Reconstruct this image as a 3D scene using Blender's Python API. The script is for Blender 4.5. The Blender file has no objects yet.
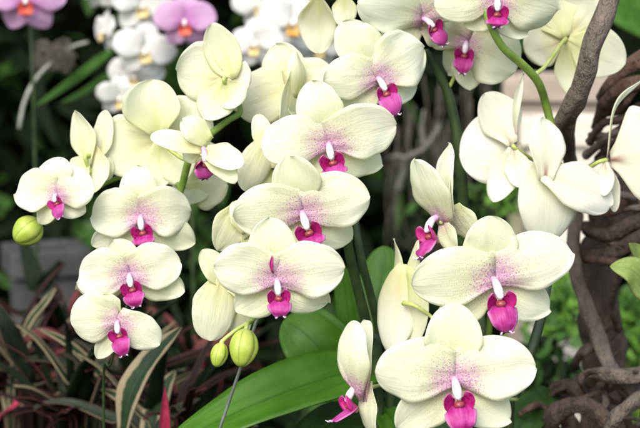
import bpy, math, random
from mathutils import Vector, Matrix, noise
R_ = math.radians
C = bpy.context.scene.collection
SC = bpy.context.scene

# ---------------------------------------------------------------- camera, world, sun, exposure
PITCH = -9.0
CAM = Vector((0, 0, 0.78))
FOC, SENS, IW, IH = 85.0, 36.0, 640.0, 428.0
cam_d = bpy.data.cameras.new('camera'); cam = bpy.data.objects.new('camera', cam_d); C.objects.link(cam)
cam.location = CAM; cam.rotation_euler = (R_(90 + PITCH), 0, 0)
cam_d.lens = FOC; cam_d.sensor_width = SENS; cam_d.sensor_fit = 'HORIZONTAL'
cam_d.clip_start = 0.02; cam_d.clip_end = 200
cam_d.dof.use_dof = True; cam_d.dof.focus_distance = 0.875; cam_d.dof.aperture_fstop = 10.0
SC.camera = cam
SUN_EL, SUN_AZ = 46.0, -158.0      # azimuth measured from +Y clockwise; behind the camera, to the left
w = bpy.data.worlds.new('World'); SC.world = w; w.use_nodes = True
wn = w.node_tree.nodes; wl = w.node_tree.links
sky = wn.new('ShaderNodeTexSky'); sky.sky_type = 'NISHITA'; sky.sun_disc = False
sky.sun_elevation = R_(SUN_EL); sky.sun_rotation = R_(SUN_AZ); sky.dust_density = 3.0; sky.ozone_density = 0.6
bg = wn['Background']; bg.inputs['Strength'].default_value = 0.15
wl.new(sky.outputs[0], bg.inputs[0])
sun_d = bpy.data.lights.new('sun', 'SUN'); sun = bpy.data.objects.new('sun', sun_d); C.objects.link(sun)
sun_d.energy = 1.25; sun_d.angle = R_(45); sun_d.color = (1.0, 0.965, 0.90)
az, el = R_(SUN_AZ), R_(SUN_EL)
sdir = Vector((math.sin(az) * math.cos(el), math.cos(az) * math.cos(el), math.sin(el)))
sun.rotation_euler = sdir.to_track_quat('Z', 'Y').to_euler(); sun.location = (0, 0, 5)
SC.view_settings.view_transform = 'Standard'; SC.view_settings.look = 'None'
SC.view_settings.exposure = 0.88; SC.view_settings.gamma = 1.0; SC.view_settings.use_curve_mapping = False
SC.cycles.use_denoising = True

CROT = Matrix.Rotation(R_(90 + PITCH), 3, 'X')
def px(d): return d * SENS / (FOC * IW)                    # metres per photo pixel at distance d
def cam_pt(x, y, d):                                       # camera frame point (x right, y up, z back)
    s = px(d); return Vector(((x - IW / 2) * s, (IH / 2 - y) * s, -d))
def W(x, y, d): return CAM + CROT @ cam_pt(x, y, d)

# ---------------------------------------------------------------- materials
MATS = {}
class NT:
    def __init__(s, name):
        s.m = bpy.data.materials.new(name); s.m.use_nodes = True; s.t = s.m.node_tree
        s.p = s.t.nodes['Principled BSDF']; s.out = s.t.nodes['Material Output']
    def n(s, typ, **kw):
        o = s.t.nodes.new(typ)
        for k, v in kw.items(): setattr(o, k, v)
        return o
    def l(s, a, b): s.t.links.new(a, b)
    def val(s, sock, v):
        if isinstance(v, bpy.types.NodeSocket): s.l(v, sock)
        else: sock.default_value = v
    def math(s, op, a, b=0.0, c=None, clamp=False):
        o = s.n('ShaderNodeMath', operation=op, use_clamp=clamp); s.val(o.inputs[0], a); s.val(o.inputs[1], b)
        if c is not None: s.val(o.inputs[2], c)
        return o.outputs[0]
    def ramp(s, v, a, b, lo=0.0, hi=1.0):
        o = s.n('ShaderNodeMapRange', interpolation_type='SMOOTHSTEP'); s.val(o.inputs[0], v)
        for i, q in zip((1, 2, 3, 4), (a, b, lo, hi)): s.val(o.inputs[i], q)
        return o.outputs[0]
    def mix(s, f, a, b, mode='MIX'):
        o = s.n('ShaderNodeMix', data_type='RGBA', blend_type=mode); s.val(o.inputs[0], f)
        for i, q in ((6, a), (7, b)):
            if isinstance(q, tuple): q = (*q, 1) if len(q) == 3 else q
            s.val(o.inputs[i], q)
        return o.outputs[2]
    def noise(s, vec, scale, detail=3, rough=0.5):
        o = s.n('ShaderNodeTexNoise'); s.l(vec, o.inputs['Vector']); o.inputs['Scale'].default_value = scale
        o.inputs['Detail'].default_value = detail; o.inputs['Roughness'].default_value = rough
        return o.outputs[0]
    def uvs(s):
        u = s.n('ShaderNodeUVMap', uv_map='uv'); q = s.n('ShaderNodeSeparateXYZ'); s.l(u.outputs[0], q.inputs[0])
        return u.outputs[0], q.outputs[0], q.outputs[1]
    def rnd(s): return s.n('ShaderNodeObjectInfo').outputs['Random']
    def obj(s): return s.n('ShaderNodeTexCoord').outputs['Object']
    def comb(s, x, y, z=0.0):
        o = s.n('ShaderNodeCombineXYZ'); s.val(o.inputs[0], x); s.val(o.inputs[1], y); s.val(o.inputs[2], z); return o.outputs[0]
    def bump(s, h, strength, dist):
        b = s.n('ShaderNodeBump'); s.l(h, b.inputs['Height']); b.inputs['Strength'].default_value = strength
        b.inputs['Distance'].default_value = dist; s.l(b.outputs[0], s.p.inputs['Normal']); return b.outputs[0]
    def done(s, col, rough=0.5, trans=0.0, tcol=None, spec=0.5):
        s.val(s.p.inputs['Base Color'], (*col, 1) if isinstance(col, tuple) and len(col) == 3 else col)
        s.val(s.p.inputs['Roughness'], rough); s.p.inputs['Specular IOR Level'].default_value = spec
        if trans > 0:
            t = s.n('ShaderNodeBsdfTranslucent'); c = tcol if tcol is not None else col
            s.val(t.inputs[0], (*c, 1) if isinstance(c, tuple) and len(c) == 3 else c)
            m = s.n('ShaderNodeMixShader'); m.inputs[0].default_value = trans
            s.l(s.p.outputs[0], m.inputs[1]); s.l(t.outputs[0], m.inputs[2]); s.l(m.outputs[0], s.out.inputs[0])
        MATS[s.m.name] = s.m; return s.m

def petal_mat(name, white, tint, blush, speck, blush_len, speck_amt, tint_amt=0.6, back=False, blush_amt=0.85, streak=0.0):
    k = NT(name); uv, u, v = k.uvs(); r = k.rnd()
    off = k.math('MULTIPLY', r, 37.0)
    uc = k.math('ABSOLUTE', k.math('SUBTRACT', u, 0.5))
    # broad, uneven tint that is greener towards the base and along the midrib
    pv = k.comb(k.math('ADD', k.math('MULTIPLY', u, 1.2), off), v, 0.0)
    n1 = k.noise(pv, 2.6, 3)
    ft = k.math('MULTIPLY', k.ramp(v, 0.72, 0.05), k.math('ADD', 0.45, n1), clamp=True)
    ft = k.math('MULTIPLY', k.math('ADD', ft, k.math('MULTIPLY', k.ramp(uc, 0.16, 0.0), k.ramp(v, 0.95, 0.3, 0, 0.3))), tint_amt, clamp=True)
    col = k.mix(ft, white, tint)
    # each flower its own slight cast
    cast = k.mix(r, (1.0, 1.0, 0.97), (0.97, 0.985, 0.9))
    col = k.mix(1.0, col, cast, 'MULTIPLY')
    # fine veins running from base to tip, fanning out
    fan = k.math('DIVIDE', k.math('SUBTRACT', u, 0.5), k.math('ADD', 0.6, k.math('MULTIPLY', v, 0.4)))
    vn = k.noise(k.comb(k.math('MULTIPLY', fan, 16.0), k.math('ADD', k.math('MULTIPLY', v, 0.9), off), off), 2.0, 4, 0.6)
    vein = k.ramp(vn, 0.5, 0.75)
    col = k.mix(k.math('MULTIPLY', vein, 0.11), col, tuple(a * b for a, b in zip(tint, (0.86, 0.92, 0.8))))
    if blush_len > 0 or speck_amt > 0:
        ru = k.n('ShaderNodeUVMap', uv_map='rad').outputs[0]; rq = k.n('ShaderNodeSeparateXYZ'); k.l(ru, rq.inputs[0])
        rx, ry = rq.outputs[0], k.math('SUBTRACT', rq.outputs[1], 0.0)
        rad = k.math('SQRT', k.math('ADD', k.math('MULTIPLY', rx, rx), k.math('MULTIPLY', ry, ry)))
        n2 = k.noise(k.comb(k.math('ADD', rx, off), ry, off), 4.0, 3)
        rr = k.math('ADD', rad, k.math('ADD', k.math('MULTIPLY', k.math('SUBTRACT', n2, 0.5), 0.30), k.math('MULTIPLY', k.math('SUBTRACT', r, 0.5), 0.10)))
        fine_ = k.ramp(k.noise(k.comb(k.math('ADD', rx, off), ry, off), 42.0, 2), 0.35, 0.62, 0.45, 1.0)
        fb = k.math('MULTIPLY', k.math('MULTIPLY', k.ramp(rr, blush_len, 0.06), blush_amt), fine_)
        col = k.mix(fb, col, blush)
        for sc, lim, w0, thr in ((27.0, 0.44, 0.9, 0.32), (36.0, 0.86, 0.72, 0.24), (18.0, 0.5, 0.65, 0.20)):
            vo = k.n('ShaderNodeTexVoronoi', feature='F1', voronoi_dimensions='2D')
            k.l(k.comb(k.math('ADD', rx, off), ry, 0.0), vo.inputs['Vector']); vo.inputs['Scale'].default_value = sc
            sepc = k.n('ShaderNodeSeparateColor'); k.l(vo.outputs['Color'], sepc.inputs[0])
            dens = k.math('ADD', k.ramp(rad, lim, 0.08), k.math('MULTIPLY', k.math('SUBTRACT', n2, 0.5), 0.8))
            dens = k.math('MULTIPLY', dens, k.ramp(rad, lim + 0.12, lim - 0.15))
            keep = k.ramp(k.math('SUBTRACT', dens, sepc.outputs[0]), 0.0, 0.12)
            dot = k.ramp(vo.outputs['Distance'], thr, thr * 0.3)
            f = k.math('MULTIPLY', k.math('MULTIPLY', dot, keep), speck_amt * w0, clamp=True)
            col = k.mix(f, col, speck)
    if streak > 0:
        fs = k.math('MULTIPLY', k.math('MULTIPLY', k.ramp(v, 0.34, 0.04), k.ramp(uc, 0.16, 0.02)), k.math('MULTIPLY', k.ramp(r, 0.1, 0.9, 0.25, 1.0), streak))
        col = k.mix(fs, col, (0.42, 0.16, 0.13))
    h = k.math('ADD', k.math('MULTIPLY', vn, 0.8), k.math('MULTIPLY', k.noise(k.obj(), 900.0, 2), 0.25))
    cr = k.noise(k.comb(k.math('MULTIPLY', fan, 4.0), k.math('ADD', k.math('MULTIPLY', v, 1.3), off), off), 1.4, 3)
    h = k.math('ADD', h, k.math('MULTIPLY', cr, 2.6))
    k.bump(h, 0.38, 0.0008)
    return k.done(col, 0.42, 0.42, spec=0.35)

CREAM, TINT = (0.89, 0.92, 0.80), (0.80, 0.85, 0.50)
petal_mat('petal_front', CREAM, TINT, (0.66, 0.30, 0.64), (0.42, 0.07, 0.32), 0.50, 0.85, 0.5, blush_amt=0.85)
petal_mat('sepal_front', (0.88, 0.91, 0.77), (0.80, 0.85, 0.48), (0.74, 0.5, 0.64), (0.48, 0.14, 0.34), 0.40, 0.5, 0.55, blush_amt=0.6)
petal_mat('petal_back', (0.90, 0.92, 0.80), (0.86, 0.83, 0.50), (0.72, 0.5, 0.5), (0.6, 0.3, 0.3), 0.0, 0.0, 0.9, True)
petal_mat('sepal_back', (0.89, 0.91, 0.75), (0.79, 0.82, 0.42), (0.72, 0.5, 0.5), (0.6, 0.3, 0.3), 0.0, 0.0, 0.85, True)
petal_mat('pale_back', (0.91, 0.92, 0.86), (0.87, 0.86, 0.70), (0.6, 0.3, 0.3), (0.6, 0.3, 0.3), 0.0, 0.0, 0.8, True, streak=0.9)
petal_mat('white_petal', (0.90, 0.91, 0.95), (0.80, 0.82, 0.80), (0.8, 0.8, 0.6), (0.6, 0.3, 0.3), 0.0, 0.0, 0.4)
petal_mat('pink_petal', (0.76, 0.50, 0.78), (0.68, 0.34, 0.68), (0.60, 0.18, 0.58), (0.4, 0.05, 0.4), 0.55, 0.0, 0.7)

def lip_mat():
    k = NT('lip_magenta'); uv, u, v = k.uvs(); r = k.rnd()
    n = k.noise(k.obj(), 260.0, 3)
    col = k.mix(k.ramp(n, 0.3, 0.75), (0.44, 0.015, 0.21), (0.57, 0.07, 0.37))
    col = k.mix(k.ramp(v, 0.62, 1.02, 0, 0.85), col, (0.70, 0.34, 0.72))
    vn = k.noise(k.comb(k.math('MULTIPLY', u, 22.0), v, r), 1.5, 3)
    col = k.mix(k.ramp(vn, 0.52, 0.72, 0, 0.5), col, (0.34, 0.0, 0.10))
    col = k.mix(k.ramp(k.math('ABSOLUTE', k.math('SUBTRACT', u, 0.5)), 0.36, 0.5, 0, 0.5), col, (0.72, 0.40, 0.68))
    col = k.mix(k.math('MULTIPLY', k.ramp(r, 0.2, 1.0), 0.35), col, (0.62, 0.12, 0.46))
    k.bump(vn, 0.6, 0.0008); k.done(col, 0.38, 0.22, spec=0.45)
lip_mat()
def side_mat():
    k = NT('lip_side'); uv, u, v = k.uvs()
    n = k.noise(k.obj(), 520.0, 2)
    col = k.mix(k.ramp(v, 0.05, 0.34), (0.42, 0.10, 0.10), (0.50, 0.022, 0.22))
    col = k.mix(k.ramp(n, 0.55, 0.66), col, (0.34, 0.0, 0.10))
    col = k.mix(k.ramp(v, 0.8, 1.05, 0, 0.5), col, (0.75, 0.3, 0.6)); k.done(col, 0.35, 0.15)
side_mat()
def simple(name, a, b, scale=60, rough=0.5, trans=0.0, bump=0.0, spec=0.5, lo=0.35, hi=0.7):
    k = NT(name); o = k.obj(); n = k.noise(o, scale, 4, 0.6)
    col = k.mix(k.ramp(n, lo, hi), a, b)
    if bump: k.bump(k.noise(o, scale * 3, 4), bump, 0.002)
    return k.done(col, rough, trans, spec=spec)
def column_mat():
    k = NT('column_white'); uv, u, v = k.uvs(); n = k.noise(k.obj(), 300.0, 3)
    col = k.mix(k.ramp(v, 0.75, 0.15), (0.88, 0.82, 0.88), (0.74, 0.42, 0.70))
    col = k.mix(k.ramp(n, 0.55, 0.7, 0, 0.5), col, (0.78, 0.52, 0.74)); k.bump(n, 0.3, 0.0005); k.done(col, 0.4, 0.12)
column_mat()
simple('callus', (0.30, 0.07, 0.05), (0.26, 0.015, 0.08), 620, 0.35)
simple('tendril', (0.82, 0.70, 0.82), (0.7, 0.4, 0.7), 200, 0.4)
simple('column_bg', (0.86, 0.84, 0.80), (0.8, 0.7, 0.5), 160, 0.35)
simple('lip_yellow', (0.72, 0.52, 0.12), (0.78, 0.70, 0.45), 200, 0.4, 0.1)
simple('lip_orange', (0.75, 0.30, 0.03), (0.70, 0.5, 0.15), 200, 0.4, 0.1)
simple('lip_red', (0.55, 0.03, 0.04), (0.70, 0.22, 0.10), 200, 0.4, 0.1)
def bud_mat():
    k = NT('bud_green'); uv, u, v = k.uvs()
    n = k.noise(k.obj(), 130.0, 3)
    col = k.mix(k.ramp(n, 0.3, 0.7), (0.34, 0.48, 0.05), (0.52, 0.60, 0.12))
    col = k.mix(k.ramp(v, 0.75, 1.0), col, (0.24, 0.38, 0.04)); sm = k.math('ABSOLUTE', k.math('SUBTRACT', k.math('FRACT', k.math('ADD', k.math('MULTIPLY', u, 5.0), 0.5)), 0.5)); col = k.mix(k.ramp(sm, 0.10, 0.0, 0, 0.55), col, (0.16, 0.22, 0.03)); spk = k.noise(k.obj(), 900.0, 2); col = k.mix(k.ramp(spk, 0.66, 0.72, 0, 0.5), col, (0.36, 0.30, 0.12)); col = k.mix(k.ramp(v, 0.3, 0.0, 0, 0.7), col, (0.68, 0.72, 0.30))
    k.bump(n, 0.2, 0.001); k.done(col, 0.4, 0.12)
bud_mat()
def stalk(name, a, b, rough=0.4):
    k = NT(name); o = k.obj(); n = k.noise(o, 90.0, 4); n2 = k.noise(o, 700.0, 2)
    col = k.mix(k.ramp(n, 0.3, 0.7), a, b); col = k.mix(k.ramp(n2, 0.6, 0.75, 0, 0.35), col, tuple(x * 0.5 for x in a))
    k.bump(n2, 0.25, 0.0006); k.done(col, rough)
stalk('stalk_green', (0.13, 0.24, 0.035), (0.22, 0.33, 0.06)); stalk('stalk_dark', (0.022, 0.04, 0.014), (0.05, 0.085, 0.025))
stalk('pedicel_green', (0.36, 0.46, 0.10), (0.50, 0.56, 0.20)); stalk('stake_grey', (0.10, 0.12, 0.10), (0.16, 0.19, 0.15))
def leaf_mat(name, a, b, rib, rough=0.38, margin=None, medge=(0.33, 0.40), ripple=30.0, trans=0.15, blotch=None, spec=0.4):
    k = NT(name); uv, u, v = k.uvs(); r = k.rnd(); off = k.math('MULTIPLY', r, 19.0)
    uc = k.math('ABSOLUTE', k.math('SUBTRACT', u, 0.5))
    n = k.noise(k.comb(k.math('ADD', u, off), k.math('MULTIPLY', v, 2.0), off), 3.5, 4)
    col = k.mix(k.ramp(n, 0.3, 0.7), a, b)
    ln = k.noise(k.comb(k.math('MULTIPLY', u, ripple), k.math('MULTIPLY', v, 1.5), off), 1.0, 3)
    col = k.mix(k.ramp(ln, 0.5, 0.75, 0, 0.35), col, tuple(x * 0.55 for x in a))
    col = k.mix(k.ramp(uc, 0.035, 0.008, 0, 0.8), col, rib)
    if blotch:
        col = k.mix(k.ramp(k.noise(k.comb(k.math('MULTIPLY', u, 6.0), k.math('MULTIPLY', v, 1.3), off), 1.6, 3), 0.52, 0.6), col, blotch)
    if margin:
        wob = k.math('ADD', uc, k.math('MULTIPLY', k.math('SUBTRACT', k.noise(k.comb(off, k.math('MULTIPLY', v, 3.0), 0.0), 2.5, 3), 0.5), 0.22))
        col = k.mix(k.ramp(wob, medge[0], medge[1]), col, margin)
    sp = k.noise(k.obj(), 330.0, 2); col = k.mix(k.ramp(sp, 0.68, 0.74, 0, 0.4), col, tuple(min(1, x * 1.6 + 0.03) for x in b))
    k.bump(k.math('ADD', ln, k.math('MULTIPLY', n, 0.8)), 0.3, 0.0015); k.done(col, k.ramp(n, 0.3, 0.7, rough * 0.8, min(1.0, rough * 1.4)), trans, spec=spec)
leaf_mat('orchid_leaf', (0.06, 0.185, 0.011), (0.085, 0.24, 0.016), (0.042, 0.135, 0.008), ripple=9.0, trans=0.25)
leaf_mat('orchid_leaf_dark', (0.025, 0.065, 0.012), (0.04, 0.10, 0.018), (0.02, 0.05, 0.01))
leaf_mat('cream_edge_leaf', (0.018, 0.04, 0.018), (0.03, 0.06, 0.025), (0.05, 0.07, 0.04), margin=(0.34, 0.29, 0.18), medge=(0.26, 0.33), spec=0.15)
leaf_mat('pink_leaf', (0.34, 0.018, 0.055), (0.48, 0.05, 0.11), (0.24, 0.02, 0.04), margin=(0.16, 0.03, 0.04), spec=0.15)
leaf_mat('maroon_leaf', (0.006, 0.0045, 0.0045), (0.016, 0.007, 0.007), (0.07, 0.02, 0.025), margin=(0.09, 0.035, 0.035), medge=(0.36, 0.46), spec=0.15)
leaf_mat('red_leaf', (0.13, 0.03, 0.033), (0.24, 0.06, 0.065), (0.06, 0.03, 0.02), blotch=(0.05, 0.06, 0.03), spec=0.15)
leaf_mat('grey_green_leaf', (0.025, 0.036, 0.026), (0.05, 0.065, 0.045), (0.08, 0.085, 0.07), margin=(0.14, 0.11, 0.07), medge=(0.40, 0.47), spec=0.15)
leaf_mat('strap_leaf', (0.04, 0.11, 0.02), (0.07, 0.17, 0.03), (0.03, 0.08, 0.015))
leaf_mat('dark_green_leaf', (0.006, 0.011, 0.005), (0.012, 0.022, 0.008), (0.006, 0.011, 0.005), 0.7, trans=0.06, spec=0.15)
leaf_mat('bright_leaf', (0.10, 0.28, 0.025), (0.20, 0.40, 0.055), (0.08, 0.2, 0.03), 0.45, trans=0.3)
leaf_mat('mid_leaf', (0.04, 0.12, 0.02), (0.08, 0.19, 0.035), (0.04, 0.1, 0.02), 0.45, trans=0.25)
leaf_mat('broad_leaf', (0.05, 0.16, 0.015), (0.09, 0.22, 0.03), (0.04, 0.1, 0.01), 0.4, trans=0.25)
leaf_mat('lime_leaf', (0.26, 0.36, 0.08), (0.36, 0.46, 0.14), (0.2, 0.3, 0.06), 0.45, trans=0.3)
def bark(name, a, b, c):
    k = NT(name); o = k.obj()
    mp = k.n('ShaderNodeMapping'); k.l(o, mp.inputs[0]); mp.inputs['Scale'].default_value = (1, 1, 0.45)
    n = k.noise(mp.outputs[0], 70.0, 6, 0.65); n2 = k.noise(o, 18.0, 4); n3 = k.noise(mp.outputs[0], 240.0, 4, 0.7)
    col = k.mix(k.ramp(n, 0.32, 0.68), a, b); col = k.mix(k.ramp(n2, 0.5, 0.72), col, c)
    col = k.mix(k.ramp(n3, 0.55, 0.75, 0, 0.5), col, tuple(x * 0.45 for x in a))
    k.bump(k.math('ADD', n, k.math('MULTIPLY', n3, 0.5)), 1.0, 0.012); k.done(col, 0.85, spec=0.25)
bark('bark_grey', (0.14, 0.112, 0.09), (0.25, 0.205, 0.165), (0.15, 0.13, 0.105))
bark('bark_brown', (0.07, 0.05, 0.038), (0.16, 0.115, 0.09), (0.10, 0.08, 0.062))
bark('bark_red', (0.11, 0.066, 0.046), (0.20, 0.125, 0.09), (0.15, 0.105, 0.075))
simple('aerial_root', (0.30, 0.32, 0.27), (0.42, 0.43, 0.38), 90, 0.8, bump=0.5)
simple('dry_moss', (0.07, 0.065, 0.05), (0.13, 0.12, 0.095), 200, 0.9)
simple('twig_grey', (0.12, 0.125, 0.11), (0.20, 0.20, 0.18), 120, 0.85)
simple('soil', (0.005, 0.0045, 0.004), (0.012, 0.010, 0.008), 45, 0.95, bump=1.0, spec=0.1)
simple('concrete', (0.045, 0.048, 0.048), (0.07, 0.073, 0.073), 30, 0.85, bump=0.3)
simple('pale_wood', (0.36, 0.30, 0.25), (0.48, 0.41, 0.35), 20, 0.7, bump=0.2)
simple('pale_stone', (0.72, 0.66, 0.55), (0.82, 0.77, 0.68), 14, 0.8, bump=0.3)
simple('glazed_white', (0.75, 0.76, 0.78), (0.82, 0.83, 0.84), 12, 0.25)

# ---------------------------------------------------------------- mesh helpers
def link(name, me, parent=None):
    o = bpy.data.objects.new(name, me); C.objects.link(o)
    if parent is not None: o.parent = parent
    return o
def mesh(name, V, F, mats, parent=None, uv=None, mi=None, smooth=True, rad=None):
    me = bpy.data.meshes.new(name); me.from_pydata([tuple(v) for v in V], [], F)
    for m in mats: me.materials.append(MATS[m])
    if uv is not None:
        l = me.uv_layers.new(name='uv'); idx = [0] * len(me.loops); me.loops.foreach_get('vertex_index', idx)
        flat = [0.0] * (2 * len(idx))
        for i, q in enumerate(idx): flat[2 * i], flat[2 * i + 1] = uv[q]
        l.data.foreach_set('uv', flat)
        if rad is not None:
            l2 = me.uv_layers.new(name='rad'); rt_, up_, q_ = rad
            for i, v in enumerate(idx): flat[2 * i], flat[2 * i + 1] = V[v].dot(rt_) / q_, V[v].dot(up_) / q_
            l2.data.foreach_set('uv', flat)
    if mi is not None: me.polygons.foreach_set('material_index', mi)
    if smooth: me.polygons.foreach_set('use_smooth', [True] * len(F))
    me.update(); return link(name, me, parent)
def thing(name, label, cat, loc, rot=None, group=None):
    o = bpy.data.objects.new(name, None); C.objects.link(o); o.location = loc; o.empty_display_size = 0.01
    if rot is not None: o.rotation_euler = rot
    o['label'] = label; o['category'] = cat
    if group: o['group'] = group
    return o
def tag(o, label=None, cat=None, group=None, kind=None):
    if label: o['label'] = label
    if cat: o['category'] = cat
    if group: o['group'] = group
    if kind: o['kind'] = kind
    return o
def sstep(a, b, x):
    x = max(0.0, min(1.0, (x - a) / (b - a))); return x * x * (3 - 2 * x)
PROFILES = {
    'petal': lambda t: (0.36 + 0.64 * sstep(-0.05, 0.46, t)) * max(0.0, 1 - t ** 4.2) ** 0.52,
    'sepal': lambda t: (0.46 + 0.54 * sstep(-0.05, 0.50, t)) * max(0.0, 1 - t ** 3.4) ** 0.56,
    'petalb': lambda t: (0.14 + 0.86 * sstep(-0.04, 0.50, t)) * max(0.0, 1 - t ** 4.0) ** 0.54,
    'sepalb': lambda t: (0.20 + 0.80 * sstep(-0.05, 0.52, t)) * max(0.0, 1 - t ** 3.2) ** 0.58,
    'oval':  lambda t: max(0.0, math.sin(math.pi * (0.02 + 0.975 * t))) ** 0.62,
    'upper': lambda t: (0.66 + 0.34 * sstep(-0.05, 0.50, t)) * max(0.0, 1 - t ** 3.8) ** 0.54,
    'lower': lambda t: 0.95 * (0.36 + 0.64 * sstep(-0.02, 0.56, t)) * max(0.0, 1 - t ** 4.0) ** 0.54,
    'lat':   lambda t: (0.46 + 0.54 * sstep(-0.05, 0.50, t)) * max(0.0, 1 - t ** 2.7) ** 0.64,
    'lip':   lambda t: (0.40 + 0.60 * sstep(0.0, 0.26, t)) * (1 - 0.70 * sstep(0.26, 1.02, t)) * max(0.0, 1 - t ** 12) ** 0.5,
    'lobe':  lambda t: (0.45 + 0.55 * sstep(0.0, 0.5, t)) * max(0.0, 1 - t ** 3.0) ** 0.5,
    'leaf':  lambda t: (0.35 + 0.65 * sstep(0.0, 0.40, t)) * max(0.0, 1 - t ** 2.6) ** 0.75,
    'broad': lambda t: (0.25 + 0.75 * sstep(0.0, 0.40, t)) * max(0.0, 1 - t ** 3.2) ** 0.55,
    'blade': lambda t: (0.55 + 0.45 * sstep(0.0, 0.3, t)) * max(0.0, 1 - t ** 1.9) ** 0.95,
}
def bez(P, t):                                              # polyline -> smooth Catmull-Rom point
    n = len(P) - 1; x = min(max(t, 0.0), 1.0) * n; i = min(int(x), n - 1); f = x - i
    p1, p2 = P[i], P[i + 1]; p0 = P[i - 1] if i else p1 * 2 - p2; p3 = P[i + 2] if i + 2 <= n else p2 * 2 - p1
    return 0.5 * ((2 * p1) + (p2 - p0) * f + (2 * p0 - 5 * p1 + 4 * p2 - p3) * f * f + (3 * p1 - p0 - 3 * p2 + p3) * f ** 3)
def sheet(name, spine, nrm, width, prof, mats, parent, thick, nu=12, nv=20, split=0, cup=0.0, arch=0.0, ruffle=0.02, seed=0, asym=0.0, crease=0.0, notch=0.0, rad=None, twist=0.0, curl=0.0, roll=0.0):
    """a two-sided blade with thickness: spine points base -> tip, front side faces nrm, cup > 0 lifts the edges to the front"""
    f = PROFILES[prof]; V = []; UV = []; fr = []
    L = sum((spine[i + 1] - spine[i]).length for i in range(len(spine) - 1)); rng = random.Random(seed)
    sx, sy = rng.uniform(-50, 50), rng.uniform(-50, 50)
    ts = [math.sin((j / nv) ** 0.85 * math.pi / 2) * 0.999 for j in range(nv + 1)]
    for j, t in enumerate(ts):
        c = bez(spine, t); T = (bez(spine, min(1, t + 0.02)) - bez(spine, max(0, t - 0.02))).normalized()
        n = (nrm - T * nrm.dot(T)).normalized(); s = T.cross(n).normalized()
        if twist:
            q = Matrix.Rotation(twist * t, 3, T); n = q @ n; s = q @ s
        fr.append(n); hw = width * 0.5 * f(t)
        for i in range(nu + 1):
            q = i / nu * 2 - 1
            ff = f(t) if not split else (PROFILES['upper'](t) if q * split > 0 else PROFILES['lower'](t))
            if split and abs(q) < 1e-6: ff = 0.5
            a = width * 0.5 * ff * (1 + asym * q) * q
            z = cup * width * 0.5 * q * q * f(t) + arch * L * 4 * t * (1 - t) + curl * L * t ** 3 + roll * width * q * t
            z -= crease * width * math.exp(-(q / 0.14) ** 2) * (1 - t)
            e = noise.noise(Vector((sx + t * 2.6 + q * 0.4, sy + q * 1.2, 0))) * ruffle * width * (0.4 + 1.2 * q * q)
            e += noise.noise(Vector((sx + t * 6.5, sy + q * 3, 7))) * ruffle * 0.45 * width * q * q
            edge = 1 + 0.055 * noise.noise(Vector((sx + t * 5, sy + (9 if q > 0 else 3), 3))) * abs(q)
            p = c + s * a * edge + n * (z + e)
            if notch: p -= T * notch * L * math.exp(-(q / 0.16) ** 2) * t ** 8
            V.append(p); UV.append((i / nu, t))
    F = []; MI = []; W1 = nu + 1; N = len(V)
    for j in range(nv + 1):
        for i in range(W1):
            V.append(V[j * W1 + i] - fr[j] * thick); UV.append(UV[j * W1 + i])
    for j in range(nv):
        for i in range(nu):
            a, b, c_, d = j * W1 + i, j * W1 + i + 1, (j + 1) * W1 + i + 1, (j + 1) * W1 + i
            F.append((a, d, c_, b)); MI.append(0); F.append((N + a, N + b, N + c_, N + d)); MI.append(len(mats) - 1)
    def rim(a, b): F.append((a, b, N + b, N + a)); MI.append(0)
    for j in range(nv):
        rim((j) * W1, (j + 1) * W1) if False else rim((j + 1) * W1, j * W1); rim(j * W1 + nu, (j + 1) * W1 + nu)
    for i in range(nu): rim(i, i + 1); rim(nv * W1 + i + 1, nv * W1 + i)
    return mesh(name, V, F, mats, parent, UV, MI, rad=rad)
def tube_data(P, rad, seg=10, steps=None, wob=0.0, seed=0):
    """tube along a smooth curve; rad is a list per control point"""
    n = steps or max(6, (len(P) - 1) * 6); V = []; F = []; UV = []; prev = None
    for j in range(n + 1):
        t = j / n; c = bez(P, t); T = (bez(P, min(1, t + 0.01)) - bez(P, max(0, t - 0.01))).normalized()
        if prev is None: prev = T.orthogonal().normalized()
        a = (prev - T * prev.dot(T)).normalized(); prev = a; b = T.cross(a)
        x = t * (len(rad) - 1); i = min(int(x), len(rad) - 2); r = rad[i] + (rad[i + 1] - rad[i]) * (x - i)
        for k in range(seg):
            th = 2 * math.pi * k / seg; d = a * math.cos(th) + b * math.sin(th)
            rr = r
            if wob: rr *= 1 + wob * noise.noise(Vector((c.x * 60 + seed * 9 + d.x, c.y * 60 + d.y, c.z * 60 + d.z))) + wob * 0.7 * noise.noise(Vector((d.x * 1.6 + seed, d.y * 1.6, c.z * 22 + d.z)))
            V.append(c + d * rr); UV.append((k / seg, t))
    for j in range(n):
        for k in range(seg):
            F.append((j * seg + k, j * seg + (k + 1) % seg, (j + 1) * seg + (k + 1) % seg, (j + 1) * seg + k))
    e0, e1 = bez(P, 0), bez(P, 1); i0 = len(V); V += [e0 - (bez(P, 0.02) - e0).normalized() * rad[0] * 0.5, e1 + (e1 - bez(P, 0.98)).normalized() * rad[-1] * 0.5]; UV += [(0, 0), (0, 1)]
    for k in range(seg):
        F.append((i0, (k + 1) % seg, k)); F.append((i0 + 1, n * seg + k, n * seg + (k + 1) % seg))
    return V, F, UV
def tube(name, P, rad, mat, parent=None, **kw):
    V, F, UV = tube_data(P, rad, **kw); return mesh(name, V, F, [mat], parent, UV)
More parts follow.
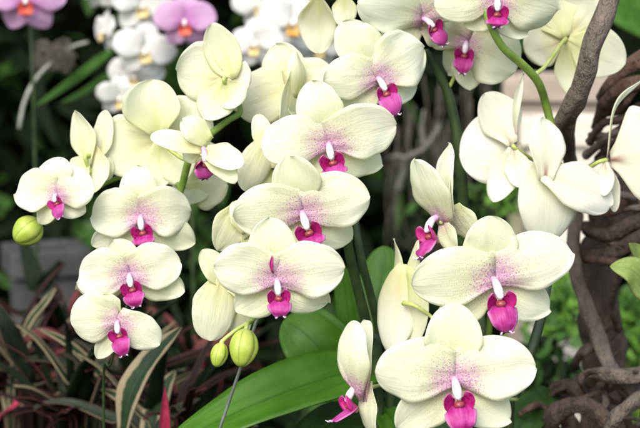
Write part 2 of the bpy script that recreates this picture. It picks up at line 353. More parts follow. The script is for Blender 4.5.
def ellipsoid(name, c, X, Y, Z, mat, parent, nu=14, nv=10, grooves=0, point=0.0, gd=0.06):
    V = []; F = []; UV = []
    for j in range(nv + 1):
        th = math.pi * j / nv; r = math.sin(th); z = -math.cos(th)
        if point and z > 0: r *= 1 - point * z
        for i in range(nu):
            ph = 2 * math.pi * i / nu; g = 1 - (gd * (abs(math.cos(grooves * ph / 2)) ** 14) if grooves else 0)
            V.append(c + X * (r * math.cos(ph) * g) + Y * (r * math.sin(ph) * g) + Z * z); UV.append((i / nu, j / nv))
    for j in range(nv):
        for i in range(nu): F.append((j * nu + i, j * nu + (i + 1) % nu, (j + 1) * nu + (i + 1) % nu, (j + 1) * nu + i))
    return mesh(name, V, F, [mat], parent, UV)

# ---------------------------------------------------------------- stalks, given as photo pixel + distance so they keep real depth
EU = (R_(90 + PITCH), 0, 0)
def path(pts): return [W(*p) for p in pts]
STALKS = {
 'leftlow': [(100, 520, 1.02), (104, 440, 0.99), (112, 360, 0.935), (134, 285, 0.938)],
 'left':  [(134, 285, 0.938), (164, 228, 0.952), (180, 192, 0.936), (190, 158, 0.924), (206, 138, 0.93), (226, 122, 0.945), (240, 112, 0.955), (236, 96, 0.96)],
 'branch':[(182, 188, 0.936), (165, 174, 0.96), (135, 174, 0.965), (110, 181, 0.958), (88, 194, 0.952), (66, 212, 0.95), (46, 224, 0.94)],
 'mid':   [(385, 520, 0.99), (378, 420, 0.985), (368, 332, 0.972), (350, 256, 0.955), (344, 200, 0.94), (352, 140, 0.945), (372, 92, 0.965), (400, 55, 0.972), (428, 18, 0.975), (440, -30, 0.975)],
 'mid2':  [(400, 520, 1.0), (390, 420, 0.995), (379, 332, 0.985), (361, 256, 0.972), (352, 200, 0.97)],
 'midlow':[(344, 205, 0.94), (322, 232, 0.925), (300, 265, 0.905), (272, 300, 0.893), (250, 322, 0.885)],
 'rightlow': [(498, 520, 0.98), (508, 440, 0.97), (524, 376, 0.92), (541, 318, 0.92), (551, 262, 0.94)],
 'right': [(551, 262, 0.94), (555, 200, 0.965), (553, 140, 0.97), (546, 105, 0.965), (538, 82, 0.95), (522, 64, 0.94), (502, 46, 0.93), (488, 18, 0.925), (478, -20, 0.93)],
 'rightb':[(486, 520, 1.01), (482, 400, 1.01), (474, 290, 1.01), (465, 220, 1.0), (459, 150, 0.99), (450, 100, 0.985), (438, 72, 0.98), (426, 50, 0.975)],
}
SAMPLES = []
for k_, p_ in STALKS.items():
    P = path(p_)
    for i in range(61): SAMPLES.append(bez(P, i / 60))
def nearest(pt, zmin=None): return min(SAMPLES, key=lambda q: (q - pt).length)

# ---------------------------------------------------------------- flowers
def facing(yaw, pitch):
    y, p = R_(yaw), R_(pitch); return Vector((math.sin(y) * math.cos(p), math.sin(p), math.cos(y) * math.cos(p)))
SEED = [100]
FSET = {'cream': ('petal_front', 'petal_back', 'sepal_front', 'sepal_back'), 'pale': ('petal_front', 'pale_back', 'sepal_front', 'pale_back'),
        'palef': ('pale_back',) * 4, 'plain': ('petal_back', 'petal_back', 'sepal_back', 'sepal_back'), 'white': ('white_petal', 'white_petal', 'white_petal', 'white_petal'), 'pink': ('pink_petal', 'pink_petal', 'pink_petal', 'pink_petal')}
NAMES = {'D': 'dorsal_sepal', 'P': 'petal', 'S': 'lateral_sepal'}
def flower(label, c, d, R, face, roll, petals, kind='cream', ped=None, lip=True, liplen=0.46, lipcol='lip_magenta', group='cream orchid flowers', cat='orchid flower', name='orchid_flower', fine=True, lipsc=1.0, forward=0.0, via=None, jut=0.0):
    s = px(d); loc = W(c[0], c[1], d); o = thing(name, label, cat, loc, EU, group)
    f = facing(*face); down = Vector((math.sin(R_(roll)), -math.cos(R_(roll)), 0)); down = (down - f * down.dot(f)).normalized(); rt = f.cross(-down).normalized() * -1
    rt = (-down).cross(f).normalized(); up = -down
    pf, pb, sf, sb = FSET[kind]
    for p in petals:
        k, tx, ty, wd = p[:4]; op = p[4] if len(p) > 4 else {}
        SEED[0] += 1; rng = random.Random(SEED[0])
        v = Vector((tx - c[0], c[1] - ty, 0))
        if 'dz' in op: v.z = op['dz']
        elif abs(f.z) > 0.3: v.z = max(-0.9 * v.length, min(0.9 * v.length, -(f.x * v.x + f.y * v.y) / f.z))
        n = Vector(op['n']).normalized() if 'n' in op else f
        lay = {'D': -3.5, 'P': 1.5, 'S': -6.5}[k]
        base = f * lay * (R / 65) + v.normalized() * (-0.035 * R if k == 'P' and f.z > 0.45 else 2.0)
        front = f.z > 0.45 and 'n' not in op
        if front and k == 'P' and abs(v.x) > abs(v.y) * 0.8: base = base + up * 0.10 * R
        if front and k == 'D': base = base + up * 0.12 * R
        if 'b' in op: base = base + Vector((op['b'][0] - c[0], c[1] - op['b'][1], op['b'][2] if len(op['b']) > 2 else 0))
        tip = v + f * (lay + op.get('lift', rng.uniform(-5, 0) if k == 'S' else rng.uniform(-3, 3)) * R / 65)
        bow = op.get('bow', rng.uniform(0.03, 0.09)); mid = (base + tip) / 2 + n * bow * (tip - base).length
        if 'm' in op: mid = Vector((op['m'][0] - c[0], c[1] - op['m'][1], op['m'][2] if len(op['m']) > 2 else (base.z + tip.z) / 2))
        cup = op.get('cup', rng.uniform(-0.16, 0.06) if k == 'P' else rng.uniform(-0.05, 0.2))
        asy = op.get('asym', rng.uniform(-0.05, 0.05))
        if k == 'P': asy = math.copysign(abs(asy) * 0.4 + 0.08, (tip - base).cross(n).y)
        ob = sheet(NAMES[k], [base * s, mid * s, tip * s], n, wd * s * (1.03 if k == 'P' else 1.15), op.get('prof', {'P': 'petal', 'D': 'sepal', 'S': 'lat'}[k] if f.z > 0.45 else {'P': 'petalb', 'D': 'sepalb', 'S': 'sepalb'}[k]), [pf, pb] if k == 'P' else [sf, sb], o,
              0.9 * s * (R / 65), nu=14 if fine else 8, nv=22 if fine else 12, cup=cup, ruffle=op.get('ruf', rng.uniform(0.04, 0.08)), seed=SEED[0], asym=asy, split=(math.copysign(1, (tip - base).cross(n).y) if k == 'P' and f.z > 0.45 and 'n' not in op and abs(v.x) > abs(v.y) else 0), crease=0.02, twist=op.get('tw', 0.0), curl=rng.uniform(-.16, .05) if f.z > 0 else rng.uniform(-.05, .05), roll=rng.uniform(-.10, .10), rad=(rt, up, R * s))
        if op.get('label'): ob['label'] = op['label']
    if lip:
        jr = random.Random(SEED[0] * 7 + 1); q = R * s * lipsc * jr.uniform(0.93, 1.07); liplen *= jr.uniform(0.95, 1.06)
        rt0, up0 = rt, up; ja = R_(jr.uniform(-7, 7)); rt = rt0 * math.cos(ja) + up0 * math.sin(ja); up = up0 * math.cos(ja) - rt0 * math.sin(ja); f = (f + rt * jr.uniform(-.14, .14) + up * jr.uniform(-.10, .10)).normalized()
        def L(x, y, z): return (rt * x + up * y + f * (z + forward)) * q
        bgk = kind in ('white', 'pink')
        # column: a short blunt beak leaning forward over the lip
        cv = tube('column', [L(0, 0.07, 0.0), L(0, 0.04, 0.08), L(0, -0.03, 0.15), L(0, -0.09, 0.19)], [0.04 * q, 0.048 * q, 0.058 * q, 0.052 * q], 'column_bg' if bgk else 'column_white', o, seg=12, steps=12)
        if fine: ellipsoid('anther_cap', L(0, -0.095, 0.195), rt * 0.048 * q, (up * 0.6 + f).normalized() * 0.045 * q, (f * 0.8 - up).normalized() * 0.055 * q, 'column_white', cv, 12, 8)
        ml = liplen
        lp = sheet('lip', [L(0, -0.20, 0.10), L(0, -0.26, 0.25), L(0, -0.26 - (ml - 0.26) * 0.55, 0.33 + jut * .5), L(0, -ml * 0.96 + jut * .08, 0.30 + jut * .9), L(0, -ml + jut * .12, 0.26 + jut)], (f + up * 0.35).normalized(), 0.40 * q, 'lip', [lipcol, lipcol], o, 0.012 * q + 0.3 * s,
                   nu=14, nv=18, cup=-0.20, ruffle=0.07, seed=SEED[0] + 7, crease=-0.05, notch=0.06 if fine else 0)
        for sg in (-1, 1):
            sheet('side_lobe', [L(sg * 0.04, -0.27, 0.08), L(sg * 0.10, -0.23, 0.15), L(sg * 0.135, -0.13, 0.21), L(sg * 0.105, -0.04, 0.25)], (rt * (-sg) * 0.55 + f * 0.8).normalized(), 0.20 * q, 'lobe', ['lip_yellow' if kind == 'white' else 'lip_red' if kind == 'pink' else 'lip_side'], lp, 0.012 * q,
                  nu=8, nv=10, cup=0.35, ruffle=0.05, seed=SEED[0] + 11 + sg)
        if fine:
            ellipsoid('callus', L(0, -0.205, 0.19), rt * 0.07 * q, up * 0.05 * q, f * 0.06 * q, 'callus', lp, 10, 8)
            for sg in (-1, 1):
                tube('tendril', [L(sg * 0.04, -ml * 0.97 + jut * .1, 0.27 + jut), L(sg * 0.075, -ml * 1.03 + jut * .16, 0.30 + jut), L(sg * 0.085, -ml * 0.98 + jut * .2, 0.34 + jut)], [0.016 * q, 0.012 * q, 0.007 * q], 'tendril', lp, seg=6, steps=6)
    # pedicel from the back of the flower to the stalk
    if ped is not False:
        Mi = (CROT.to_4x4()).inverted()
        if ped is None: tgt = Mi @ (nearest(loc - CROT @ (f * 12 * s)) - loc)
        else: tgt = Mi @ (W(*ped) - loc)
        b0 = -f * 3 * s; b1 = -f * min(14 * s, tgt.length * 0.4) + tgt * 0.15; b2 = tgt * 0.7 - f * 4 * s + Vector((0, -3 * s, 0))
        if via: mids = [Vector((q[0] - c[0], c[1] - q[1], q[2])) * s for q in via]
        else: mids = [b0, b1, b2]
        tube('pedicel', mids + [tgt], [2.6 * s, 2.0 * s, 1.9 * s, 2.4 * s], 'pedicel_green', o, seg=9, steps=14)
    return o
def auto(c, R, rot=0, sq=1.0, wide=1.0):
    out = []
    for k, a, l, wd in (('D', 90, .95, .62), ('P', 8, 1.0, .84), ('P', 172, 1.0, .84), ('S', -52, .86, .58), ('S', -128, .86, .58)):
        t = R_(a - rot); out.append((k, c[0] + math.cos(t) * l * R * sq, c[1] - math.sin(t) * l * R, wd * R * wide))
    return out

F = flower
# --- left spray
F('leftmost cream orchid of the left spray, turned sideways, above the round green bud', (58, 197), 0.915, 42, (-18, 0), 24,
  [('P', 13, 193, 46), ('P', 95, 187, 46), ('D', 54, 156, 37), ('S', 34, 224, 22), ('S', 84, 212, 28)], liplen=0.58, lipsc=1.05)
F('cream orchid facing front in the left spray, topmost of three overlapping faces', (142, 220), 0.93, 54, (2, -6), 14,
  [('D', 136, 165, 36), ('P', 90, 217, 52, {'asym': -.1}), ('P', 192, 212, 54), ('S', 91, 246, 32), ('S', 195, 245, 38)], liplen=0.45)
F('cream orchid facing front, middle of three overlapping faces in the left spray', (131, 278), 0.905, 54, (0, -8), 20,
  [('D', 114, 240, 32), ('P', 78, 280, 52, {'asym': .1}), ('P', 182, 264, 50), ('S', 72, 293, 32), ('S', 184, 291, 36)], liplen=0.52)
F('cream orchid facing front, lowest of three overlapping faces in the left spray', (119, 325), 0.88, 52, (-4, -8), 16,
  [('D', 100, 296, 28), ('P', 68, 324, 54, {'asym': .12}), ('P', 160, 345, 38, {'prof': 'sepal'}), ('S', 94, 361, 22), ('S', 141, 343, 24)], liplen=0.56)
F('cream orchid seen from behind, two upright lobes, left of the large pale yellow flower', (92, 156), 0.95, 42, (150, -10), 0,
  [('S', 80, 112, 30, {'dz': -6, 'b': (92, 168)}), ('P', 105, 110, 27, {'dz': 4, 'b': (96, 168)}), ('P', 91, 195, 40, {'dz': 6, 'b': (93, 140)}), ('S', 70, 182, 34, {'dz': -4}), ('D', 110, 180, 26, {'dz': -8})], lip=False)
F('large pale yellow orchid seen from behind, its hooded sepal upright above the left spray', (160, 138), 0.945, 55, (172, 6), 0,
  [('D', 154, 80, 54, {'cup': -.5, 'bow': -.08}), ('P', 97, 158, 66), ('P', 213, 120, 62), ('S', 159, 188, 34), ('S', 187, 182, 48)], lip=False)
F('cream orchid seen from behind at the top of the left spray, pedicel joining its middle', (226, 78), 0.93, 52, (168, 5), 0,
  [('D', 213, 24, 33, {'asym': .12, 'b': (236, 80), 'prof': 'oval'}), ('P', 175, 70, 62), ('P', 249, 86, 40), ('S', 205, 118, 40), ('S', 238, 108, 34)], lip=False, ped=(238, 100, 0.955))
F('cream orchid facing down, petals spread flat like wings over two green stalks', (203, 150), 0.90, 42, (15, -50), 4,
  [('P', 151, 133, 22, {'dz': 8, 'n': (0.1, .25, .95)}), ('P', 244, 166, 30, {'dz': 8, 'n': (.3, .3, .9)}), ('D', 184, 122, 26, {'dz': 10, 'n': (0, .3, .95), 'b': (210, 146)}), ('S', 180, 156, 32, {'dz': -12, 'n': (0, .1, 1)}), ('S', 238, 188, 24, {'dz': 12, 'n': (.4, .2, .9)})], kind='plain', liplen=0.5, lipsc=1.25, ped=(194, 150, 0.955))
F('yellowish cream orchid facing away beneath the winged flower, broad ribbed sepals hanging', (198, 166), 0.985, 44, (165, -15), 0,
  [('S', 232, 187, 46, {'b': (184, 184)}), ('S', 190, 207, 42), ('P', 170, 182, 34), ('P', 222, 152, 36), ('D', 192, 140, 26)], lip=False)
# --- middle spray
F('cream orchid facing front, lowest of the middle spray, above the two green buds', (277, 284), 0.85, 66, (3, -6), 5,
  [('D', 270, 218, 45), ('P', 214, 266, 58, {'asym': .06}), ('P', 344, 268, 60, {'asym': .06}), ('S', 235, 313, 42), ('S', 331, 306, 42)], liplen=0.5, ped=(266, 305, 0.892))
m1 = C.objects[-1] if False else [o for o in C.objects if o.get('label', '').startswith('cream orchid facing front, lowest of the middle')][0]
s_ = px(0.85); sheet('stray_fold', [Vector((-4, 11, 6)) * s_, Vector((-6, 20, 8)) * s_, Vector((-4, 29, 7)) * s_], Vector((.5, .1, .85)).normalized(), 4.2 * s_, 'lobe', ['lip_side'], m1, 0.5 * s_, nu=6, nv=10, cup=.6, seed=5)
F('cream orchid facing front, second from the bottom of the middle spray', (304, 217), 0.877, 68, (5, -14), 18,
  [('D', 290, 157, 46), ('P', 233, 216, 60), ('P', 370, 196, 62), ('S', 357, 246, 42), ('S', 262, 262, 38)], liplen=0.40)
F('cream orchid facing front, third from the bottom of the middle spray', (330, 148), 0.90, 66, (5, -12), 14,
  [('D', 312, 82, 44), ('P', 261, 146, 56), ('P', 396, 125, 60), ('S', 387, 168, 40), ('S', 288, 192, 38)], liplen=0.42)
F('cream orchid at the top of the middle spray, turned right, magenta lip over dark background', (379, 82), 0.92, 58, (16, -4), 24,
  [('D', 343, 23, 46), ('P', 323, 84, 48), ('P', 427, 46, 64), ('S', 424, 88, 38), ('S', 346, 112, 34)], liplen=0.58)
F('faintly speckled pale orchid behind the top of the middle spray, facing left', (286, 90), 0.955, 55, (-18, 0), -5,
  [('P', 234, 110, 58, {'b': (298, 92)}), ('D', 274, 43, 44, {'b': (290, 100)}), ('S', 266, 130, 34), ('P', 334, 74, 40)], kind='plain', lip=False, ped=(350, 130, 0.945))
F('yellow green side-on orchid squeezed between the pale speckled flower and the middle spray', (292, 92), 0.935, 50, (50, 0), 0,
  [('S', 306, 48, 30, {'dz': 0, 'cup': -.4, 'b': (300, 100)}), ('P', 278, 134, 32, {'dz': 0, 'b': (292, 74)}), ('S', 308, 122, 24, {'dz': -6})], kind='plain', lip=False, ped=(352, 140, 0.945))
F('cream orchid peeping out behind the third flower of the middle spray', (264, 168), 0.93, 46, (18, 0), 0,
  [('D', 259, 113, 20, {'b': (266, 160)}), ('P', 246, 192, 34, {'b': (266, 138)}), ('S', 276, 205, 26), ('P', 300, 150, 30)], kind='plain', lip=False, ped=(345, 190, 0.942))
F('cream orchid peeping out behind the second flower of the middle spray', (246, 232), 0.91, 44, (18, 0), 0,
  [('S', 221, 252, 38, {'b': (244, 205)}), ('P', 236, 200, 28), ('S', 262, 262, 26), ('D', 272, 215, 26)], kind='plain', lip=False, ped=(330, 222, 0.93))
F('cream orchid seen from behind, hanging behind the lowest flower of the middle spray', (230, 293), 0.895, 50, (18, 0), 0,
  [('P', 211, 341, 46, {'b': (222, 276)}), ('D', 203, 250, 26), ('S', 246, 338, 34), ('P', 262, 300, 26)], kind='plain', lip=False)
F('yellowish orchid cut by the top edge, directly above the top flower of the middle spray', (330, -14), 0.955, 55, (165, 20), 0,
  [('P', 318, 51, 42, {'b': (318, -10)}), ('S', 346, 24, 24, {'b': (345, -10)}), ('P', 290, -30, 40), ('D', 330, -60, 40)], lip=False, ped=(400, -10, 0.975))
F('cream orchid near the top edge turned right, magenta lip beside the middle spray', (424, 22), 0.94, 54, (34, -6), 32,
  [('P', 356, 10, 56), ('S', 386, 42, 40), ('D', 398, -34, 42), ('P', 462, -14, 48), ('S', 452, 40, 28)], liplen=0.52)
F('half side-on cream orchid with dark magenta lip, left of the forked stalk', (466, 46), 0.968, 50, (-12, -10), -14,
  [('S', 471, 90, 34), ('P', 515, 72, 66), ('P', 424, 20, 48), ('D', 470, -6, 40), ('S', 446, 76, 30)], liplen=0.52, ped=(447, 90, 0.984))
F('cream orchid cut by the top edge with its magenta lip on the forked green stalk', (497, 2), 0.925, 62, (5, -10), -4,
  [('P', 434, 6, 52), ('P', 562, 10, 66), ('D', 500, -60, 46), ('S', 466, 26, 36), ('S', 532, 34, 40)], liplen=0.40, ped=(489, 18, 0.926))
# --- right side
F('greenish orchid seen from behind, joined to the forked stalk, half behind the liana', (566, 39), 0.985, 55, (170, 5), 0,
  [('P', 525, 49, 50), ('S', 581, 100, 36), ('P', 592, -6, 56), ('D', 544, -10, 46), ('S', 623, 66, 50)], lip=False, ped=(536, 74, 0.948))
F('pale orchid seen from behind with one upright edge-on petal, left of the green stalk', (514, 146), 0.955, 54, (158, 0), 0,
  [('P', 461, 153, 74, {'b': (524, 148, -6)}), ('D', 488, 92, 42), ('P', 522, 74, 20, {'dz': 8, 'n': (-.9, .1, .35)}), ('S', 497, 203, 32), ('S', 524, 188, 26)], kind='pale', lip=False, ped=(548, 165, 0.978))
F('pale orchid seen from behind, brownish streaks at its middle, in front of the grey branch', (544, 174), 0.94, 58, (14, 0), 0,
  [('D', 548, 115, 40, {'bow': .05, 'b': (546, 190, 5), 'prof': 'lower'}), ('P', 550, 246, 64, {'b': (547, 156, -10), 'bow': .03, 'prof': 'oval'}), ('P', 615, 206, 48, {'n': (.3, .2, .9)}), ('S', 608, 214, 14, {'dz': -6})], kind='palef', lip=False, ped=(556, 180, 0.985))
F('pale orchid cut by the right edge with a long thin edge-on sepal arching above', (608, 160), 0.95, 60, (150, 0), 0,
  [('P', 664, 154, 96, {'dz': 8}), ('D', 648, 78, 12, {'dz': 0, 'm': (616, 106, 4), 'n': (.9, .4, .3), 'prof': 'blade'}), ('S', 607, 196, 18, {'dz': 0}), ('P', 616, 212, 16, {'dz': -8})], kind='pale', lip=False, ped=(560, 185, 0.985))
F('large cream orchid facing front on the right, upper of the two biggest faces', (494, 284), 0.865, 80, (4, -8), 8,
  [('D', 490, 216, 52), ('P', 411, 285, 64, {'asym': .08}), ('P', 575, 253, 62, {'asym': .05}), ('S', 556, 314, 46), ('S', 438, 328, 40)], liplen=0.53, ped=(548, 275, 0.935))
F('large cream orchid facing front at the bottom right, lower of the two biggest faces', (455, 384), 0.835, 80, (0, -4), 2,
  [('D', 454, 303, 54), ('P', 375, 371, 68, {'asym': .06}), ('P', 535, 366, 68, {'asym': .06}), ('S', 397, 431, 48), ('S', 512, 422, 48)], liplen=0.54, ped=(517, 400, 0.935))
F('cream orchid in profile facing left with purple lip, above the large right faces', (438, 222), 0.90, 52, (-56, -8), 12,
  [('P', 409, 163, 50, {'dz': 18, 'n': (-.75, .1, .65), 'b': (446, 224, 0)}), ('P', 445, 139, 34, {'dz': -26, 'n': (-.8, .1, .55), 'b': (450, 222, 0)}), ('D', 446, 170, 26, {'dz': -4, 'n': (-.8, 0, .6)}), ('S', 468, 242, 34, {'dz': -6, 'n': (-.6, .2, .7), 'b': (446, 206, 0)}), ('S', 450, 256, 24, {'dz': 14, 'n': (-.75, .1, .6)})], liplen=0.48, lipsc=1.3, jut=0.12, ped=(474, 250, 1.01))
F('narrow cream orchid seen edge-on from behind with two thin upright sepal tips', (404, 306), 0.90, 50, (128, 0), 0,
  [('S', 402, 238, 16, {'dz': -12, 'prof': 'blade', 'b': (400, 290, -18)}), ('S', 422, 240, 18, {'dz': 6, 'prof': 'blade', 'b': (410, 290, -12)}), ('P', 391, 354, 46, {'dz': 0, 'n': (.4, 0, -.9), 'b': (402, 262, -3), 'bow': .06, 'cup': .3, 'prof': 'oval'}), ('S', 415, 350, 38, {'dz': -6, 'n': (.8, 0, -.6), 'b': (412, 264), 'prof': 'oval'})], lip=False, ped=(468, 310, 1.005), via=[(403, 303, 2), (414, 305, 13), (428, 314, 12), (442, 322, -2)])
F('narrow cream orchid in profile facing left, bright magenta lip jutting out over the green leaf', (360, 390), 0.87, 56, (-72, -6), 6,
  [('P', 350, 320, 40, {'dz': 16, 'n': (-.6, 0, .8), 'b': (360, 402, 2)}), ('P', 368, 321, 26, {'dz': -14, 'n': (-.8, 0, .6), 'b': (366, 404, 0)}), ('S', 363, 440, 26, {'dz': 6, 'n': (-.7, 0, .7), 'b': (364, 380, 0)})], liplen=0.40, lipsc=1.25, jut=0.20, ped=(384, 380, 0.99))

# --- buds
def bud(label, c, d, rx, ry, tilt, ped):
    s = px(d); loc = W(*c, d); o = thing('orchid_bud', label, 'flower bud', loc, EU, 'closed orchid buds')
    t = R_(tilt); Z = Vector((math.sin(t), -math.cos(t), 0.25)).normalized(); X = Z.cross(Vector((0, 0, 1))).normalized(); Y = Z.cross(X)
    ellipsoid('bud_body', Vector(), X * rx * s, Y * rx * s, Z * ry * s, 'bud_green', o, 36, 18, grooves=5, point=0.16, gd=0.13)
    tgt = CROT.inverted() @ (W(*ped) - loc); b = -Z * ry * s * 0.9
    tube('pedicel', [b, b * 1.3, (b * 1.2 + tgt) / 2 + Vector((0, 2 * s, 0)), tgt], [2.8 * s, 2.2 * s, 2.0 * s, 2.4 * s], 'pedicel_green', o, seg=9, steps=12)
bud('round yellow green bud under the leftmost flower of the left spray', (27.5, 231), 0.93, 15.5, 16.0, -50, (46, 224, 0.94))
bud('larger yellow green bud hanging below the lowest flower of the middle spray', (243.5, 348), 0.875, 15, 19.5, -8, (250, 322, 0.885))
bud('smaller green bud hanging left of the larger bud in the middle', (219, 355), 0.88, 9.2, 12.5, -14, (250, 322, 0.885))

# --- plants carrying the stalks
def leafobj(name, pts, n, wd, prof, mat, parent=None, inv=None, **kw):
    P = path(pts); d = sum(p[2] for p in pts) / len(pts); s = px(d)
    n = CROT @ Vector(n)
    if inv is not None: P = [p - inv for p in P]
    a = dict(nu=10, nv=24, ruffle=0.03); a.update(kw)
    return sheet(name, P, n, wd * s, prof, [mat], parent, a.pop('thick', 1.6) * s, **a)
def ground_pt(x, d): p = W(x, 214, d); p.z = 0; return p
def plant(label, base, stalks, leaves, name='orchid_plant', cat='orchid plant', group='potted orchid plants'):
    o = thing(name, label, cat, base, None, group)
    for key, r, m in stalks:
        P = [p - base for p in path(STALKS[key])]
        if STALKS[key][0][1] > 500:
            P[0] = Vector((P[1].x * 0.5 if len(P) > 1 else 0, P[0].y, 0.02)); 
        s = px(0.95); tube('flower_stalk', P, [x * s for x in r], m, o, seg=12, steps=len(P) * 8, wob=0.06)
    for (pts, n, wd, mat, kw) in leaves: leafobj('leaf', pts, n, wd, kw.pop('prof', 'broad'), mat, o, base, **kw)
    return o
plant('orchid plant of the left spray, thin stalk with paired green stems behind the flowers', ground_pt(110, 1.03), [('leftlow', [1.6, 1.4, 1.3, 2.4], 'stalk_dark'), ('left', [2.4, 3, 3.6, 3.8, 3.6, 3.2, 3, 2.4], 'stalk_green'), ('branch', [3.2, 2.8, 2.4, 2.2], 'stalk_green')], [])
plant('orchid plant with broad glossy green leaves below the middle spray', ground_pt(375, 1.0),
  [('mid', [6, 6, 5.4, 5.2, 4.6, 4.2, 4, 3.8, 3.6, 3], 'stalk_dark'), ('mid2', [5, 5, 4.6, 4.2, 3.6], 'stalk_dark'), ('midlow', [3.6, 3, 2.6, 2.4], 'stalk_green')],
  [([(392, 372, 1.0), (345, 372, 0.97), (268, 398, 0.95), (165, 446, 0.94)], (-.1, .75, .65), 74, 'orchid_leaf', dict(cup=.14, crease=.06, ruffle=.05)),
   ([(372, 420, 1.01), (340, 374, 1.02), (310, 338, 1.02), (284, 320, 1.03)], (-.4, .5, .8), 76, 'orchid_leaf', dict(cup=.2)),
   ([(372, 350, 1.03), (376, 310, 1.04), (382, 275, 1.05), (384, 246, 1.06)], (-.3, .55, .8), 52, 'orchid_leaf', dict(cup=.2)),
   ([(356, 380, 1.03), (350, 330, 1.03), (345, 290, 1.03), (340, 262, 1.03)], (-.5, .1, .85), 26, 'orchid_leaf', dict(cup=.3)),
   ([(376, 400, 1.0), (392, 420, 0.98), (400, 450, 0.96), (405, 480, 0.95)], (.3, .5, .8), 40, 'orchid_leaf', dict(cup=.2)),
   ([(380, 420, 1.0), (340, 420, 0.99), (310, 440, 0.97), (280, 470, 0.95)], (0, .6, .8), 46, 'orchid_leaf_dark', dict(cup=.2))])
plant('orchid plant of the right spray, dark stalk turning into a forked green stem on top', ground_pt(505, 1.0),
  [('rightlow', [6, 5.5, 5, 4.8, 4.4], 'stalk_dark'), ('right', [4.6, 4.4, 4.2, 4.2, 4.2, 4.2, 4, 3.6, 3], 'stalk_green'), ('rightb', [6, 6, 6, 6, 6, 5.5, 4.4, 3.2], 'stalk_dark')],
  [([(500, 470, 1.0), (520, 425, 1.02), (545, 400, 1.05), (560, 395, 1.08)], (.1, .6, .8), 40, 'orchid_leaf_dark', dict(cup=.2)),
   ([(490, 470, 1.0), (450, 430, 1.0), (415, 400, 1.01), (385, 392, 1.03)], (-.1, .6, .8), 46, 'orchid_leaf_dark', dict(cup=.2))])
st = tube('support_stake', (lambda a, b: [a + (b - a) * (a.z / (a.z - b.z)) * q for q in (1, .66, .33, 0)])(W(262, 305, 0.895), W(220, 428, 0.905)), [1.7 * px(.9)] * 4, 'stake_grey', None, seg=8, steps=30)
tag(st, 'thin grey green support stick slanting down beside the larger hanging bud', 'support stick')

# ---------------------------------------------------------------- background orchids
def bgflower(label, c, d, R, face, roll, kind, lipcol, group, sq=1.0):
    s0 = (c[0] + 6, c[1] + 14, d + 0.05)
    flower(label, c, d, R, face, roll, auto(c, R, roll, sq, 1.18), kind, ped=s0, lipcol=lipcol, group=group, fine=False, liplen=0.42)
for lb, c, d, R, fc, ro, lc, sq in (
  ('blurred white orchid touching the top edge, left of the pink orchid', (142, 6), 1.50, 33, (12, -5), 10, 'lip_yellow', 1),
  ('blurred white orchid with yellow lip, middle of the white group on the left', (144, 52), 1.48, 32, (14, -5), 12, 'lip_yellow', 1),
  ('blurred white orchid, low in the white group on the left, facing front', (136, 76), 1.50, 30, (-8, -14), 0, 'lip_yellow', 1),
  ('blurred white orchid, lowest of the white group on the left', (119, 98), 1.46, 24, (4, -16), 6, 'lip_yellow', 1),
  ('blurred white orchid seen almost edge-on at the left of the white group', (106, 32), 1.50, 25, (-58, 0), 0, 'lip_yellow', .45),
  ('blurred white orchid at the very top left of the white group', (98, -8), 1.52, 20, (-20, 0), 0, 'lip_yellow', 1),
  ('blurred white orchid with orange lip behind the middle spray', (293, 22), 1.50, 36, (6, -6), 4, 'lip_orange', 1),
  ('blurred white orchid hanging in the lower left of the white group behind the middle spray', (256, 44), 1.48, 28, (-12, -8), -6, 'lip_yellow', 1),
  ('blurred white orchid cut by the top edge behind the middle spray', (262, 6), 1.52, 31, (-10, -4), 0, 'lip_yellow', 1),
  ('blurred white orchid at the bottom of the white group behind the middle spray', (284, 58), 1.54, 32, (4, -12), 8, 'lip_yellow', 1),
  ('blurred white orchid at the right of the white group, beside the yellowish flower', (318, 48), 1.53, 28, (14, -6), 0, 'lip_yellow', 1)):
    bgflower(lb, c, d, R, fc, ro, 'white', lc, 'white orchids in the background', sq)
bgflower('blurred pink purple orchid with red lip in the top left corner', (27, 0), 1.45, 40, (4, -6), 0, 'pink', 'lip_red', 'pink orchids in the background')
bgflower('blurred pink purple orchid between the two groups of white orchids', (185, 22), 1.45, 32, (-4, -6), 0, 'pink', 'lip_red', 'pink orchids in the background')
def bgstalk(label, pts, r=3.0, mat='stalk_dark'):
    d = pts[0][2]; P = path(pts); P[0].z = 0.0
    o = tube('orchid_stalk', P, [r * px(d)] * len(P), mat, None, seg=8, steps=len(P) * 6); tag(o, label, 'orchid stalk', 'background orchid stalks')
bgstalk('dark stalk hidden behind the white orchids on the left', [(150, 400, 1.60), (150, 200, 1.58), (142, 120, 1.55), (138, 70, 1.54), (150, 20, 1.55), (150, -40, 1.55)])
bgstalk('dark stalk behind the white orchids in the middle', [(300, 400, 1.62), (306, 200, 1.60), (300, 100, 1.58), (285, 50, 1.57), (285, 10, 1.57), (290, -40, 1.57)])
bgstalk('dark stalk below the pink orchid in the top left corner', [(40, 400, 1.55), (36, 200, 1.52), (33, 80, 1.50), (31, 20, 1.50), (32, -30, 1.50)], 1.6)
bgstalk('dark stalk below the pink orchid between the white groups', [(196, 400, 1.55), (192, 200, 1.52), (190, 80, 1.50), (190, 30, 1.50), (190, -30, 1.50)], 1.8)

